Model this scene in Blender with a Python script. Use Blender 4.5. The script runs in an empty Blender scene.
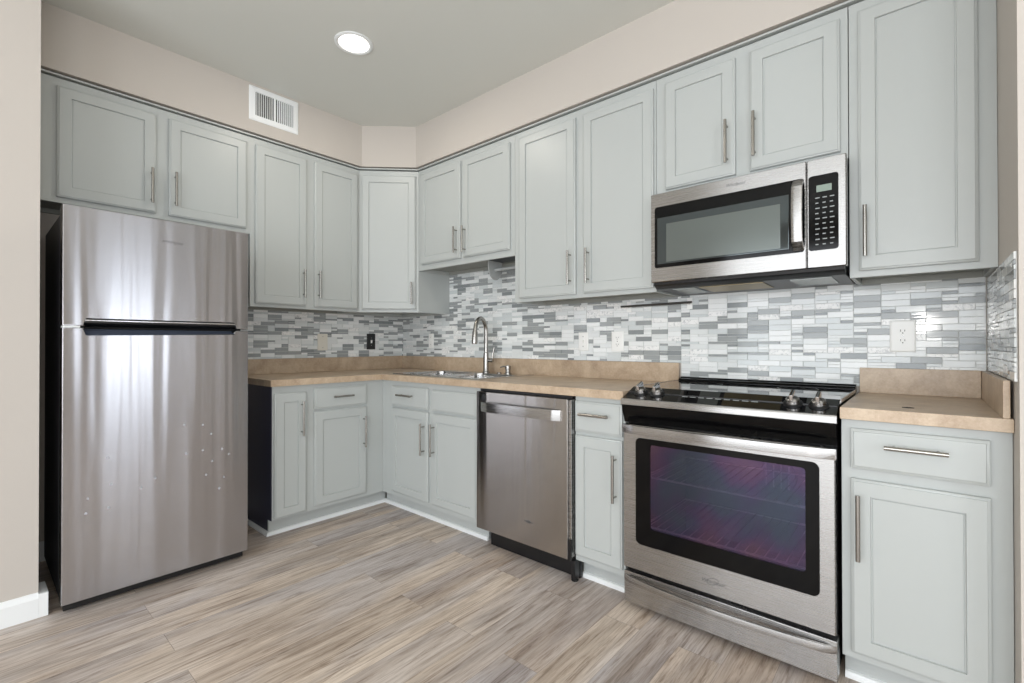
import bpy, bmesh, math, random
from mathutils import Vector, Matrix
random.seed(7)
C = bpy.context.scene.collection
PI = math.pi

# ------------------------------------------------------------------ camera
F_PX, CAM = 472.07, Vector((3.4179, -2.4817, 1.1102))
yaw, pitch, roll = 0.7159, 0.0056, -0.001
fw = Vector((-math.sin(yaw)*math.cos(pitch), math.cos(yaw)*math.cos(pitch), math.sin(pitch)))
rt = Vector((math.cos(yaw), math.sin(yaw), 0)); up = rt.cross(fw)
r2 = rt*math.cos(roll)+up*math.sin(roll); u2 = -rt*math.sin(roll)+up*math.cos(roll)
cd = bpy.data.cameras.new('camera'); cam = bpy.data.objects.new('camera', cd); C.objects.link(cam)
cd.sensor_width = 36; cd.lens = F_PX/1024*36; cd.clip_start = 0.02
M3 = Matrix((r2, u2, -fw)).transposed()
cam.matrix_world = Matrix.Translation(CAM) @ M3.to_4x4()
bpy.context.scene.camera = cam

# ------------------------------------------------------------------ world, light, exposure
sc = bpy.context.scene
vs = sc.view_settings
vs.view_transform = 'Standard'; vs.look = 'None'; vs.gamma = 1; vs.use_curve_mapping = False; vs.exposure = 0.2
w = bpy.data.worlds.new('world'); sc.world = w; w.use_nodes = True
w.node_tree.nodes['Background'].inputs[0].default_value = (0.75, 0.86, 1, 1)
w.node_tree.nodes['Background'].inputs[1].default_value = 1.2

def area(name, loc, direction, sx, sy, power, col):
    l = bpy.data.lights.new(name, 'AREA'); l.shape = 'RECTANGLE'; l.size = sx; l.size_y = sy
    l.energy = power; l.color = col
    o = bpy.data.objects.new(name, l); C.objects.link(o); o.location = loc
    o.rotation_euler = Vector(direction).to_track_quat('-Z', 'Z').to_euler()
    return o
RX, RY = 6.5, -5.5           # far wall of the adjoining room, wall behind the camera
CEIL = 2.71
# daylight outside the openings; both slots are added for narrow streaks in the fridge
area('daylight_side_door', (RX+.16, -1.02, 1.12), (-1, 0, 0), .70, 2.1, 26, (.93, .96, 1))
area('daylight_side_window', (RX+.16, -3.6, 1.35), (-1, 0, 0), 1.9, 1.6, 46, (.93, .96, 1))
area('added_streak_light_a', (RX+.16, -.345, 1.4), (-1, 0, 0), .07, 2.2, 4, (1, .97, .92))
area('added_streak_light_b', (RX+.16, -.09, 1.4), (-1, 0, 0), .05, 2.2, 3, (1, .97, .92))
area('daylight_rear_window', (3.6, RY-.16, 1.30), (0, 1, 0), 4.8, 2.2, 118, (.95, .975, 1))
# the photographer's flash beside the lens
fl = bpy.data.lights.new('camera_flash', 'AREA'); fl.shape = 'DISK'; fl.size = .09; fl.energy = 3.5; fl.color = (1, .97, .93)
fo = bpy.data.objects.new('camera_flash', fl); C.objects.link(fo); fo.location = CAM + Vector((0, 0, .14)) + fw*-.02
fo.rotation_euler = fw.to_track_quat('-Z', 'Z').to_euler()

# added fill light behind the camera, aimed up to brighten the ceiling
ceiling_fill = area('added_ceiling_fill', (3.9, -3.6, 1.5), (0, 0, 1), .5, .5, 25, (1, .98, .95))

# ------------------------------------------------------------------ materials
def lin(c): return tuple(((v/255)/12.92 if v/255 <= .04045 else ((v/255+.055)/1.055)**2.4) for v in c)+(1,)
def mat(name, col, rough=.5, metal=0, spec=.5, **kw):
    m = bpy.data.materials.new(name); m.use_nodes = True
    b = m.node_tree.nodes['Principled BSDF']
    b.inputs['Base Color'].default_value = lin(col); b.inputs['Roughness'].default_value = rough
    b.inputs['Metallic'].default_value = metal; b.inputs['Specular IOR Level'].default_value = spec
    for k, v in kw.items(): b.inputs[k.replace('_', ' ')].default_value = v
    return m
def nodes(m): return m.node_tree.nodes, m.node_tree.links, m.node_tree.nodes['Principled BSDF']
def coords(m, scale, rot=(0, 0, 0)):
    n, l, b = nodes(m)
    t = n.new('ShaderNodeTexCoord'); mp = n.new('ShaderNodeMapping'); mp.inputs['Scale'].default_value = scale
    mp.inputs['Rotation'].default_value = rot
    g = n.new('ShaderNodeNewGeometry'); l.new(g.outputs['Position'], mp.inputs['Vector'])
    return mp
def noise(m, mp, scale=5, detail=4, rough=.5, dist=0):
    n, l, b = nodes(m); t = n.new('ShaderNodeTexNoise')
    t.inputs['Scale'].default_value = scale; t.inputs['Detail'].default_value = detail
    t.inputs['Roughness'].default_value = rough; t.inputs['Distortion'].default_value = dist
    l.new(mp.outputs[0], t.inputs['Vector']); return t
def ramp(m, src, stops):
    n, l, b = nodes(m); r = n.new('ShaderNodeValToRGB'); e = r.color_ramp.elements
    while len(e) < len(stops): e.new(.5)
    for i, (p, c) in enumerate(stops): e[i].position = p; e[i].color = c if len(c) == 4 else lin(c)
    l.new(src, r.inputs[0]); return r
def bump(m, src, strength, dist=.01):
    n, l, b = nodes(m); bp = n.new('ShaderNodeBump'); bp.inputs['Strength'].default_value = strength
    bp.inputs['Distance'].default_value = dist; l.new(src, bp.inputs['Height']); l.new(bp.outputs[0], b.inputs['Normal'])
def mix(m, a, b_, fac, mode='MIX'):
    n, l, b = nodes(m); x = n.new('ShaderNodeMix'); x.data_type = 'RGBA'; x.blend_type = mode
    for s, v in ((0, fac), (6, a), (7, b_)):
        if hasattr(v, 'links') or hasattr(v, 'is_linked'): l.new(v, x.inputs[s])
        else: x.inputs[s].default_value = v
    return x.outputs[2]

MT = {}
MT['wall'] = mat('wall_paint', (196, 189, 181), .8)
MT['ceiling'] = mat('ceiling_paint', (216, 217, 211), .85)
for k in ('wall', 'ceiling'): bump(MT[k], noise(MT[k], coords(MT[k], (1, 1, 1)), 160, 3).outputs[0], .04, .002)
MT['white'] = mat('white_trim_paint', (236, 238, 238), .4)
MT['paint'] = mat('grey_cabinet_paint', (182, 186, 184), .36)
_m = MT['paint']; bump(_m, noise(_m, coords(_m, (60, 60, 3)), 4, 4, .6).outputs[0], .05, .003)
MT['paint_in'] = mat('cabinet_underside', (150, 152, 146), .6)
MT['navy'] = mat('dark_end_panel', (52, 54, 72), .35)
MT['plate'] = mat('white_plastic', (246, 246, 243), .35)
MT['cream'] = mat('cream_plastic', (226, 222, 210), .4)
MT['black'] = mat('black_plastic', (18, 18, 20), .35)
MT['blackgloss'] = mat('black_gloss', (6, 6, 7), .08, 0, .22)
MT['trimblack'] = mat('rear_trim_black', (12, 12, 14), .15)
MT['void'] = mat('dark_void', (10, 10, 11), .9)
MT['rubber'] = mat('rubber', (22, 22, 22), .8)
MT['nickel'] = mat('brushed_nickel', (164, 161, 156), .26, 1)
MT['dark_steel'] = mat('dark_steel', (96, 95, 94), .3, 1)
MT['chrome'] = mat('chrome', (220, 220, 222), .12, 1)
MT['screw'] = mat('screw_metal', (150, 150, 150), .3, 1)
MT['logo'] = mat('grey_logo', (120, 120, 122), .35, .8)
MT['logolite'] = mat('light_logo', (215, 215, 215), .4, .3)
MT['key'] = mat('keypad_print', (150, 155, 155), .5)
MT['gold'] = mat('filter_mesh', (150, 135, 105), .4, .8)
MT['lens'] = mat('lamp_lens', (170, 178, 176), .25)
MT['display'] = mat('display_glass', (135, 150, 140), .3)
MT['fridge_side'] = mat('dark_fridge_side', (48, 48, 52), .5)
MT['enamel'] = mat('oven_enamel', (84, 80, 104), .4)
MT['smudge'] = mat('adhesive_residue', (188, 188, 194), .6, .5)
MT['slate'] = mat('slate_grip', (84, 92, 108), .3, .3)
MT['bracket'] = mat('light_grey_plastic', (168, 171, 170), .45)
MT['rack'] = mat('rack_wire', (250, 238, 215), .35, 0)

def steel(name, col, rough, wav=.0, aniso=.93, vary=.05):
    m = mat(name, col, rough, 1); n, l, b = nodes(m)
    b.inputs['Anisotropic'].default_value = aniso; b.inputs['Anisotropic Rotation'].default_value = .25
    t = n.new('ShaderNodeTangent'); t.direction_type = 'RADIAL'; t.axis = 'Z'; l.new(t.outputs[0], b.inputs['Tangent'])
    ns = noise(m, coords(m, (1.2, 1.2, 300)), 3, 5, .6)
    r = n.new('ShaderNodeMapRange'); r.inputs[3].default_value = rough-vary; r.inputs[4].default_value = rough+vary
    l.new(ns.outputs[0], r.inputs[0]); l.new(r.outputs[0], b.inputs['Roughness'])
    if wav:
        wn = noise(m, coords(m, (7, 7, .35)), 1, 2, .5, .4); bump(m, wn.outputs[0], wav, .02)
    return m
MT['steel'] = steel('stainless_steel', (172, 170, 168), .27)
MT['steel_fridge'] = steel('stainless_fridge_skin', (182, 181, 184), .20, .22)
MT['steel_dw'] = steel('stainless_dishwasher_skin', (170, 166, 162), .22, .30, vary=.02)
MT['sink'] = steel('sink_steel', (200, 200, 200), .22)

def counter():
    m = mat('tan_laminate', (192, 166, 138), .34); n, l, b = nodes(m)
    mp = coords(m, (1, 1, 1))
    a = noise(m, mp, 9, 6, .65, .5); f = noise(m, mp, 120, 4, .7)
    r = ramp(m, a.outputs[0], [(.3, (150, 126, 102)), (.5, (180, 157, 132)), (.66, (200, 180, 155))])
    r3 = ramp(m, f.outputs[0], [(.3, (175, 150, 125)), (.7, (225, 208, 184))])
    l.new(mix(m, r.outputs[0], r3.outputs[0], .3), b.inputs['Base Color']); return m
MT['counter'] = counter()

def floor_mat():
    m = mat('vinyl_plank_floor', (165, 155, 145), .42); n, l, b = nodes(m)
    mp = coords(m, (1, 1, 1), (0, 0, PI/2))
    br = n.new('ShaderNodeTexBrick'); l.new(mp.outputs[0], br.inputs['Vector'])
    br.offset = .37; br.inputs['Scale'].default_value = 1
    br.inputs['Brick Width'].default_value = 1.22; br.inputs['Row Height'].default_value = .152
    br.inputs['Mortar Size'].default_value = .0009; br.inputs['Mortar Smooth'].default_value = .3
    br.inputs['Color1'].default_value = (0, 0, 0, 1); br.inputs['Color2'].default_value = (1, 1, 1, 1)
    br.inputs['Mortar'].default_value = (.5, .5, .5, 1); br.inputs['Bias'].default_value = 0
    # each plank its own slice of grain
    sep = n.new('ShaderNodeVectorMath'); sep.operation = 'MULTIPLY_ADD'
    cx = n.new('ShaderNodeCombineXYZ'); l.new(br.outputs['Color'], cx.inputs[2])
    l.new(cx.outputs[0], sep.inputs[0]); sep.inputs[1].default_value = (1, 1, 9); l.new(mp.outputs[0], sep.inputs[2])
    def st(sc_, s, d, r_, di):
        q = n.new('ShaderNodeMapping'); q.inputs['Scale'].default_value = sc_; l.new(sep.outputs[0], q.inputs[0])
        return noise(m, q, s, d, r_, di)
    broad = st((1.0, 7, 1), 1.4, 4, .6, .7)
    streak = st((1.1, 17, 1), 1.5, 8, .72, 2.2)
    grain = st((4.0, 90, 1), 2.0, 5, .7, .6)
    tint = st((.8, 3, 1), 1.3, 3, .5, .3)
    base = ramp(m, br.outputs['Color'], [(0, (210, 198, 187)), (.25, (228, 218, 206)), (.45, (208, 201, 196)), (.65, (232, 222, 210)), (.85, (214, 203, 191)), (1, (242, 234, 224))])
    g1 = ramp(m, broad.outputs[0], [(.36, (212, 208, 205)), (.5, (242, 240, 238)), (.60, (255, 255, 255))])
    gs = ramp(m, streak.outputs[0], [(.32, (168, 158, 150)), (.41, (218, 212, 207)), (.48, (244, 241, 239)), (.58, (255, 255, 255))])
    g2 = ramp(m, grain.outputs[0], [(.36, (212, 207, 202)), (.52, (250, 248, 246)), (.62, (255, 255, 255))])
    g3 = ramp(m, tint.outputs[0], [(.42, (236, 238, 246)), (.56, (252, 249, 247))])
    c = mix(m, base.outputs[0], g1.outputs[0], 1.0, 'MULTIPLY'); c = mix(m, c, gs.outputs[0], 1.0, 'MULTIPLY')
    c = mix(m, c, g2.outputs[0], .8, 'MULTIPLY'); c = mix(m, c, g3.outputs[0], 1.0, 'MULTIPLY')
    mo = ramp(m, br.outputs['Fac'], [(0, (255, 255, 255)), (1, (190, 184, 178))])
    c = mix(m, c, mo.outputs[0], .8, 'MULTIPLY')
    l.new(c, b.inputs['Base Color']); bump(m, grain.outputs[0], .12, .002); return m
MT['floor'] = floor_mat()

def marble():
    m = mat('white_marble_tile', (240, 240, 238), .25)
    r = ramp(m, noise(m, coords(m, (1, 1, 1)), 60, 5, .7, 1).outputs[0], [(.38, (205, 207, 207)), (.5, (246, 246, 244))])
    m.node_tree.links.new(r.outputs[0], nodes(m)[2].inputs['Base Color']); return m
TILES = [mat('tile_pale_glass', (228, 231, 230), .1), mat('tile_light_grey_glass', (214, 219, 219), .1),
         mat('tile_mid_grey_glass', (160, 164, 164), .1), mat('tile_dark_grey_glass', (142, 147, 148), .1),
         marble(), mat('tile_grout', (222, 223, 221), .7), mat('tile_offwhite_glass', (240, 242, 241), .12)]
MT['lamp_on'] = mat('lamp_glow', (255, 255, 250), .5); _b = nodes(MT['lamp_on'])[2]
_b.inputs['Emission Color'].default_value = (1, .97, .9, 1); _b.inputs['Emission Strength'].default_value = 2.5

def oven_glass():
    m = bpy.data.materials.new('coated_oven_glass'); m.use_nodes = True; n = m.node_tree.nodes; l = m.node_tree.links
    n.clear(); out = n.new('ShaderNodeOutputMaterial'); mx = n.new('ShaderNodeMixShader')
    tr = n.new('ShaderNodeBsdfTransparent'); tr.inputs[0].default_value = (.72, .66, .82, 1)
    gl = n.new('ShaderNodeBsdfGlossy'); gl.inputs['Roughness'].default_value = .16
    g = n.new('ShaderNodeNewGeometry'); t = n.new('ShaderNodeTexNoise'); t.inputs['Scale'].default_value = 5.5
    t.inputs['Detail'].default_value = 2; l.new(g.outputs['Position'], t.inputs['Vector'])
    r = n.new('ShaderNodeValToRGB'); e = r.color_ramp.elements; e.new(.5); e.new(.6)
    for i, (p, c) in enumerate([(.36, (102, 114, 130)), (.47, (108, 104, 132)), (.56, (124, 104, 134)), (.66, (136, 110, 128))]):
        e[i].position = p; e[i].color = lin(c)
    l.new(t.outputs[0], r.inputs[0]); l.new(r.outputs[0], gl.inputs['Color'])
    mx.inputs[0].default_value = .44; l.new(tr.outputs[0], mx.inputs[1]); l.new(gl.outputs[0], mx.inputs[2])
    l.new(mx.outputs[0], out.inputs[0]); return m
MT['oven_glass'] = oven_glass()
MT['mw_glass'] = mat('microwave_door_glass', (70, 76, 77), .06, .55)
MT['mw_screen'] = mat('microwave_screen', (104, 110, 107), .2, .45)
MT['cooktop'] = mat('cooktop_glass', (16, 16, 18), .03, .0, 1.0, IOR=1.9)

# ------------------------------------------------------------------ mesh helpers
class MB:
    def __init__(s): s.bm = bmesh.new(); s.mats = []
    def mi(s, m):
        if m is None: return 0
        if m not in s.mats: s.mats.append(m)
        return s.mats.index(m)
    def box(s, x0, x1, y0, y1, z0, z1, m=None, bev=0, seg=2):
        b = s.bm; k = s.mi(m)
        vs_ = [b.verts.new((x, y, z)) for x in (x0, x1) for y in (y0, y1) for z in (z0, z1)]
        fs = [b.faces.new([vs_[i] for i in q]) for q in ((0, 1, 3, 2), (4, 6, 7, 5), (0, 4, 5, 1), (2, 3, 7, 6), (0, 2, 6, 4), (1, 5, 7, 3))]
        for f in fs: f.material_index = k
        if bev:
            es = set(e for f in fs for e in f.edges)
            r = bmesh.ops.bevel(b, geom=list(es), offset=bev, segments=seg, affect='EDGES', profile=.5)
            for f in r['faces']: f.material_index = k
        return s
    def prism(s, pts, d0, d1, axis='y', m=None, bev=0):
        """closed outline extruded between d0 and d1 along axis"""
        b = s.bm; k = s.mi(m)
        def mk(p, d):
            if axis == 'y': return (p[0], d, p[1])
            if axis == 'z': return (p[0], p[1], d)
            return (d, p[0], p[1])
        A = [b.verts.new(mk(p, d0)) for p in pts]; B = [b.verts.new(mk(p, d1)) for p in pts]
        n = len(pts); fs = [b.faces.new(A), b.faces.new(B[::-1])]
        for i in range(n): fs.append(b.faces.new((A[i], B[i], B[(i+1) % n], A[(i+1) % n])))
        for f in fs: f.material_index = k
        if bev:
            es = set(e for f in fs[:2] for e in f.edges)
            bmesh.ops.bevel(b, geom=list(es), offset=bev, segments=2, affect='EDGES', profile=.5)
        return s
    def loops(s, loops, m=None, cap0=True, cap1=True):
        b = s.bm; k = s.mi(m); L = [[b.verts.new(p) for p in lp] for lp in loops]
        n = len(L[0])
        for a, c in zip(L, L[1:]):
            for i in range(n):
                f = b.faces.new((a[i], a[(i+1) % n], c[(i+1) % n], c[i])); f.material_index = k
        if cap0: b.faces.new(L[0][::-1]).material_index = k
        if cap1: b.faces.new(L[-1]).material_index = k
        return s
    def rings(s, x0, x1, z0, z1, yf, prof, m=None):
        """nested rectangles: prof = (inset, depth forward of yf); forward is -y"""
        return s.loops([[(x0+i, yf-d, z0+i), (x1-i, yf-d, z0+i), (x1-i, yf-d, z1-i), (x0+i, yf-d, z1-i)] for i, d in prof], m)
    def tube(s, pts, r, m=None, n=14, caps=True):
        pts = [Vector(p) for p in pts]; lp = []; nrm = None
        rs = r if isinstance(r, (list, tuple)) else [r]*len(pts)
        for i, p in enumerate(pts):
            t = (pts[min(i+1, len(pts)-1)]-pts[max(i-1, 0)]).normalized()
            if nrm is None:
                a = Vector((0, 0, 1)) if abs(t.z) < .9 else Vector((1, 0, 0)); nrm = t.cross(a).normalized()
            nrm = (nrm-t*nrm.dot(t)).normalized(); bn = t.cross(nrm)
            lp.append([p+(nrm*math.cos(2*PI*k/n)+bn*math.sin(2*PI*k/n))*rs[i] for k in range(n)])
        return s.loops(lp, m, caps, caps)
    def lathe(s, cx, cy, prof, m=None, n=28):
        """prof = (radius, z)"""
        return s.loops([[(cx+r*math.cos(2*PI*k/n), cy+r*math.sin(2*PI*k/n), z) for k in range(n)] for r, z in prof], m)
    def build(s, name, m=None, parent=None, smooth=True):
        me = bpy.data.meshes.new(name); bmesh.ops.recalc_face_normals(s.bm, faces=s.bm.faces[:]); s.bm.to_mesh(me); s.bm.free()
        if m is not None: s.mats = [m] + [q for q in s.mats if q is not None and q != m] if not s.mats else s.mats
        for q in s.mats: me.materials.append(q)
        if smooth:
            for p in me.polygons: p.use_smooth = True
            me.set_sharp_from_angle(angle=math.radians(32))
        o = bpy.data.objects.new(name, me); C.objects.link(o)
        if smooth:
            wn = o.modifiers.new('weighted_normal', 'WEIGHTED_NORMAL'); wn.keep_sharp = True; wn.weight = 100
        if parent: o.parent = parent
        return o
def rrect(x0, x1, y0, y1, r, n=6):
    out = []
    for cx, cy, a in ((x1-r, y1-r, 0), (x0+r, y1-r, 90), (x0+r, y0+r, 180), (x1-r, y0+r, 270)):
        for k in range(n+1):
            t = math.radians(a+90*k/n); out.append((cx+r*math.cos(t), cy+r*math.sin(t)))
    return out
def tag(o, label, cat, group=None):
    o['label'] = label; o['category'] = cat
    if group: o['group'] = group
    return o
def thing(name, label, cat, loc, rz=0, group=None):
    o = bpy.data.objects.new(name, None); C.objects.link(o); o.location = loc; o.rotation_euler = (0, 0, rz)
    o.empty_display_size = .1
    return tag(o, label, cat, group)
def struct(o): o['kind'] = 'structure'; return o
def lab(o, t): o['label'] = t; return o
def text(name, body, size, m, parent, loc, rot, shear=0, ext=.0004):
    cu = bpy.data.curves.new(name, 'FONT'); cu.body = body; cu.size = size; cu.extrude = ext; cu.shear = shear
    cu.align_x = 'CENTER'; cu.align_y = 'CENTER'; cu.resolution_u = 3
    t = bpy.data.objects.new(name, cu); C.objects.link(t)
    me = bpy.data.meshes.new_from_object(t.evaluated_get(bpy.context.evaluated_depsgraph_get()))
    bpy.data.objects.remove(t)
    me.materials.clear(); me.materials.append(m)
    o = bpy.data.objects.new(name, me); C.objects.link(o); o.parent = parent; o.location = loc; o.rotation_euler = rot
    return o

# ------------------------------------------------------------------ room shell
XW, SY, SW = 3.604, -.722, .12     # short right wall and its free end
AX, AY = .689, -2.293             # wall face left of the fridge alcove
struct(MB().box(-.2, RX+.2, RY-.2, .2, -.1, 0, MT['floor']).build('floor', smooth=False))
struct(MB().box(-.2, RX+.2, RY-.2, .2, CEIL, CEIL+.1, MT['ceiling']).build('ceiling', smooth=False))
struct(MB().box(-.2, RX+.2, 0, .2, 0, CEIL, MT['wall']).build('wall_back', smooth=False))
struct(MB().box(-.2, 0, AY, 0, 0, CEIL, MT['wall']).build('wall_left', smooth=False))
struct(MB().box(-.2, AX, RY, AY, 0, CEIL, MT['wall']).build('wall_alcove', smooth=False))
struct(MB().box(XW, XW+SW, SY, 0, 0, CEIL, MT['wall']).build('wall_right', smooth=False))
# soffit above the wall cabinets, following the clipped corner
sp = [(0, 0), (XW, 0), (XW, -.33), (.612, -.33), (.33, -.602), (.33, AY), (0, AY)]
struct(MB().prism(sp, 2.41, CEIL, 'z', MT['wall']).build('wall_soffit', smooth=False))
def wall_with_holes(name, u0, u1, holes, mk):
    m = MB(); u = u0
    for a, b_, z0, z1 in holes:
        mk(m, u, a, 0, CEIL); mk(m, a, b_, 0, z0); mk(m, a, b_, z1, CEIL); u = b_
    mk(m, u, u1, 0, CEIL); struct(m.build(name, smooth=False))
def mkx(m, a, b_, z0, z1):
    if z1-z0 > 1e-4: m.box(RX, RX+.12, a, b_, z0, z1, MT['wall'])
def mky(m, a, b_, z0, z1):
    if z1-z0 > 1e-4: m.box(a, b_, RY-.12, RY, z0, z1, MT['wall'])
hx = [(-4.6, -2.6, .5, 2.2), (-1.38, -.66, .04, 2.2), (-.385, -.305, .3, 2.5), (-.115, -.065, .3, 2.5)]  # last two are invented slots, cut for bright streaks reflected in the fridge
wall_with_holes('wall_far', RY, 0, hx, mkx)
hy = [(1.2, 6.0, .2, 2.4)]
wall_with_holes('wall_front', AX, RX+.12, hy, mky)
for i, (a, b_, z0, z1) in enumerate(hx[:2]):
    m = MB()
    for q in ((a, a+.05, z0, z1), (b_-.05, b_, z0, z1), (a+.05, b_-.05, z0, z0+.05), (a+.05, b_-.05, z1-.05, z1)):
        m.box(RX+.03, RX+.09, *q, MT['white'])
    struct(m.build('window_%d' % (i+1), smooth=False))
m = MB(); a, b_, z0, z1 = hy[0]
for q in ((a, a+.05, z0, z1), (b_-.05, b_, z0, z1), (3.57, 3.63, z0, z1)): m.box(q[0], q[1], RY-.09, RY-.03, z0, z1, MT['white'])
m.box(a+.05, 3.57, RY-.09, RY-.03, z0, z0+.05, MT['white']); m.box(3.63, b_-.05, RY-.09, RY-.03, z1-.05, z1, MT['white'])
struct(m.build('window_3', smooth=False))
# baseboards
def base_profile(t): return [(0, 0), (t, 0), (t, .078), (t*.55, .092), (t*.35, .1), (0, .1)]
def baseboard(name, p0, p1, nrm, t=.014, shoe=True):
    p0, p1, nrm = Vector(p0), Vector(p1), Vector(nrm); m = MB()
    prof = base_profile(t)
    m.loops([[tuple(Vector((q.x, q.y, 0))+nrm*a+Vector((0, 0, z))) for a, z in prof] for q in (p0, p1)], MT['white'])
    return struct(m.build(name, smooth=False))
baseboard('baseboard_alcove', (AX, RY, 0), (AX, AY, 0), (1, 0, 0))
struct(MB().prism([(AX-.12, AY+.0002), (AX+.014, AY+.0002), (AX+.014, AY+.028), (AX-.12, AY+.028)], 0, .095, 'z', MT['white']).build('baseboard_return', smooth=False))
baseboard('baseboard_left', (0, AY, 0), (0, -1.37, 0), (1, 0, 0))
baseboard('baseboard_right', (XW+.003, SY, 0), (XW+SW, SY, 0), (0, -1, 0))

# ------------------------------------------------------------------ mosaic backsplash
def backsplash(label, only):
    m = MB(); b = m.bm
    for t in TILES: m.mi(t)
    U, V = .0465, .0128; gap = .0009; T = .006
    def region(u0, u1, z0, z1, put, seed, back):
        rnd = random.Random(seed)
        nu = int(math.ceil((u1-u0)/U)); nv = int(math.ceil((z1-z0)/V)); occ = [[False]*nv for _ in range(nu)]
        back()
        fr = lambda i, j, a, c: all(i+x < nu and j+y < nv and not occ[i+x][j+y] for x in range(a) for y in range(c))
        def take(i, j, a, c):
            for x in range(a):
                for y in range(c): occ[i+x][j+y] = True
            cells.append((i, j, (a, c)))
        cells = []; order = [(i, j) for j in range(nv) for i in range(nu)]; rnd.shuffle(order)
        for i, j in order:
            if rnd.random() < .72 and fr(i, j, 2, 2): take(i, j, 2, 2)
        for i, j in order:
            if rnd.random() < .75 and fr(i, j, 2, 1): take(i, j, 2, 1)
        for i, j in order:
            if fr(i, j, 1, 1): take(i, j, 1, 1)
        for i, j, s_ in cells:
            q = rnd.random()
            if s_ == (2, 2): k = 2 if q < .22 else 3 if q < .29 else 4 if q < .41 else 1 if q < .56 else 0 if q < .80 else 6
            elif s_ == (2, 1): k = 2 if q < .18 else 3 if q < .25 else 4 if q < .30 else 1 if q < .50 else 0 if q < .76 else 6
            else: k = 2 if q < .24 else 3 if q < .32 else 1 if q < .50 else 0 if q < .76 else 6
            a0 = u0+i*U+gap; a1 = min(u0+(i+s_[0])*U, u1)-gap; c0 = z0+j*V+gap; c1 = min(z0+(j+s_[1])*V, z1)-gap
            if a1-a0 < .004 or c1-c0 < .003: continue
            tl = [rnd.uniform(-.00012, .00012) for _ in range(4)]
            P = [(a0, c0), (a1, c0), (a1, c1), (a0, c1)]
            lo = [b.verts.new(put(u, z, .0008)) for u, z in P]; e = .0006
            hi = [b.verts.new(put(u, z, T-.0007)) for u, z in P]
            to = [b.verts.new(put(min(max(u, a0+e), a1-e), min(max(z, c0+e), c1-e), T+tl[n_])) for n_, (u, z) in enumerate(P)]
            for x in range(4):
                y = (x+1) % 4
                b.faces.new((lo[x], lo[y], hi[y], hi[x])).material_index = k
                b.faces.new((hi[x], hi[y], to[y], to[x])).material_index = k
            b.faces.new(to).material_index = k
    g = TILES[5]
    yb = lambda u, z, d: (u, -d, z)
    xl = lambda u, z, d: (d, u, z)
    xr = lambda u, z, d: (XW-d, u, z)
    R = [(.008, 2.452, 1.0105, 1.3495, yb, 1), (.612, 1.55, 1.3495, 1.665, yb, 2), (2.452, 3.596, .93, 1.395, yb, 3),
         (1.55, 2.452, 1.3495, 1.37, yb, 8), (-1.50, 0, 1.0105, 1.3495, xl, 4), (-.695, 0, 1.0105, 1.352, xr, 5)]
    for u0, u1, z0, z1, put, sd in R:
        if sd not in only: continue
        def back(u0=u0, u1=u1, z0=z0, z1=z1, put=put):
            a, c = put(u0, z0, .0004), put(u1, z1, .002)
            m.box(min(a[0], c[0]), max(a[0], c[0]), min(a[1], c[1]), max(a[1], c[1]), z0, z1, g)
        region(u0, u1, z0, z1, put, sd, back)
    o = m.build('tile_backsplash', smooth=False)
    tag(o, label, 'backsplash')
backsplash('grey and white glass mosaic tiling behind the sink and the range', (1, 2, 3, 8))
backsplash('grey and white glass mosaic tiling on the left wall beside the refrigerator', (4,))
backsplash('narrow strip of glass mosaic tiling on the short right wall', (5,))

# ------------------------------------------------------------------ handles and doors
def bar_pull(parent, x, y, z, length, vertical=True, post=None):
    """bar pull centred at (x, z) on a front face at y, facing -y"""
    m = MB(); h = length/2; r = .0064; so = .032; pp = h-.022 if post is None else post
    if vertical:
        m.tube([(x, y-so, z-h), (x, y-so, z+h)], r)
        for s in (-1, 1): m.tube([(x, y, z+s*pp), (x, y-so, z+s*pp)], .0045, n=10)
    else:
        m.tube([(x-h, y-so, z), (x+h, y-so, z)], r)
        for s in (-1, 1): m.tube([(x+s*pp, y, z), (x+s*pp, y-so, z)], .0045, n=10)
    return m.build('handle', MT['nickel'], parent)
FR = .05
def door(parent, x0, x1, z0, z1, yf, name='door', fr=None):
    f = fr or min(FR, (x1-x0)*.28)
    m = MB().rings(x0, x1, z0, z1, yf, [(0, .001), (0, .013), (.003, .0155), (.0065, .0165), (.0075, .0195), (.010, .0205),
        (f, .0205), (f+.0012, .0125), (f+.0045, .0115), (f+.006, .0135), (f+.012, .0142)], MT['paint'])
    return m.build(name, MT['paint'], parent)
def slab(parent, x0, x1, z0, z1, yf, name='drawer'):
    m = MB().rings(x0, x1, z0, z1, yf, [(0, .001), (0, .013), (.004, .0155), (.008, .017), (.0095, .0195), (.013, .0205)], MT['paint'])
    return m.build(name, MT['paint'], parent)
DF = .0205

def upper(label, w_, z0, z1, loc, rz, depth=.305, name='wall_cabinet'):
    """local: x 0..w, back at y=0, front -depth"""
    t = thing(name, label, 'cabinet', loc, rz, 'grey wall cabinets')
    m = MB(); y0, y1 = -depth, -.001; p = MT['paint']; g = .0001
    m.box(g, w_-g, y0, y0+.019, z0, z1, p)                       # face frame
    m.box(g, .014, y0+.019, y1, z0, z1, p); m.box(w_-.014, w_-g, y0+.019, y1, z0, z1, p)
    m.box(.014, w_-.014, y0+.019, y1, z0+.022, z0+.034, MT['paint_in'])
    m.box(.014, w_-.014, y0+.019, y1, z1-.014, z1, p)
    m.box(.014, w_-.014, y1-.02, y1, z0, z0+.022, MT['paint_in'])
    m.build('body', None, t, smooth=False)
    return t
GL, GR = 'left', 'right'
TOP = 2.385; DT = 2.346
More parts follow.
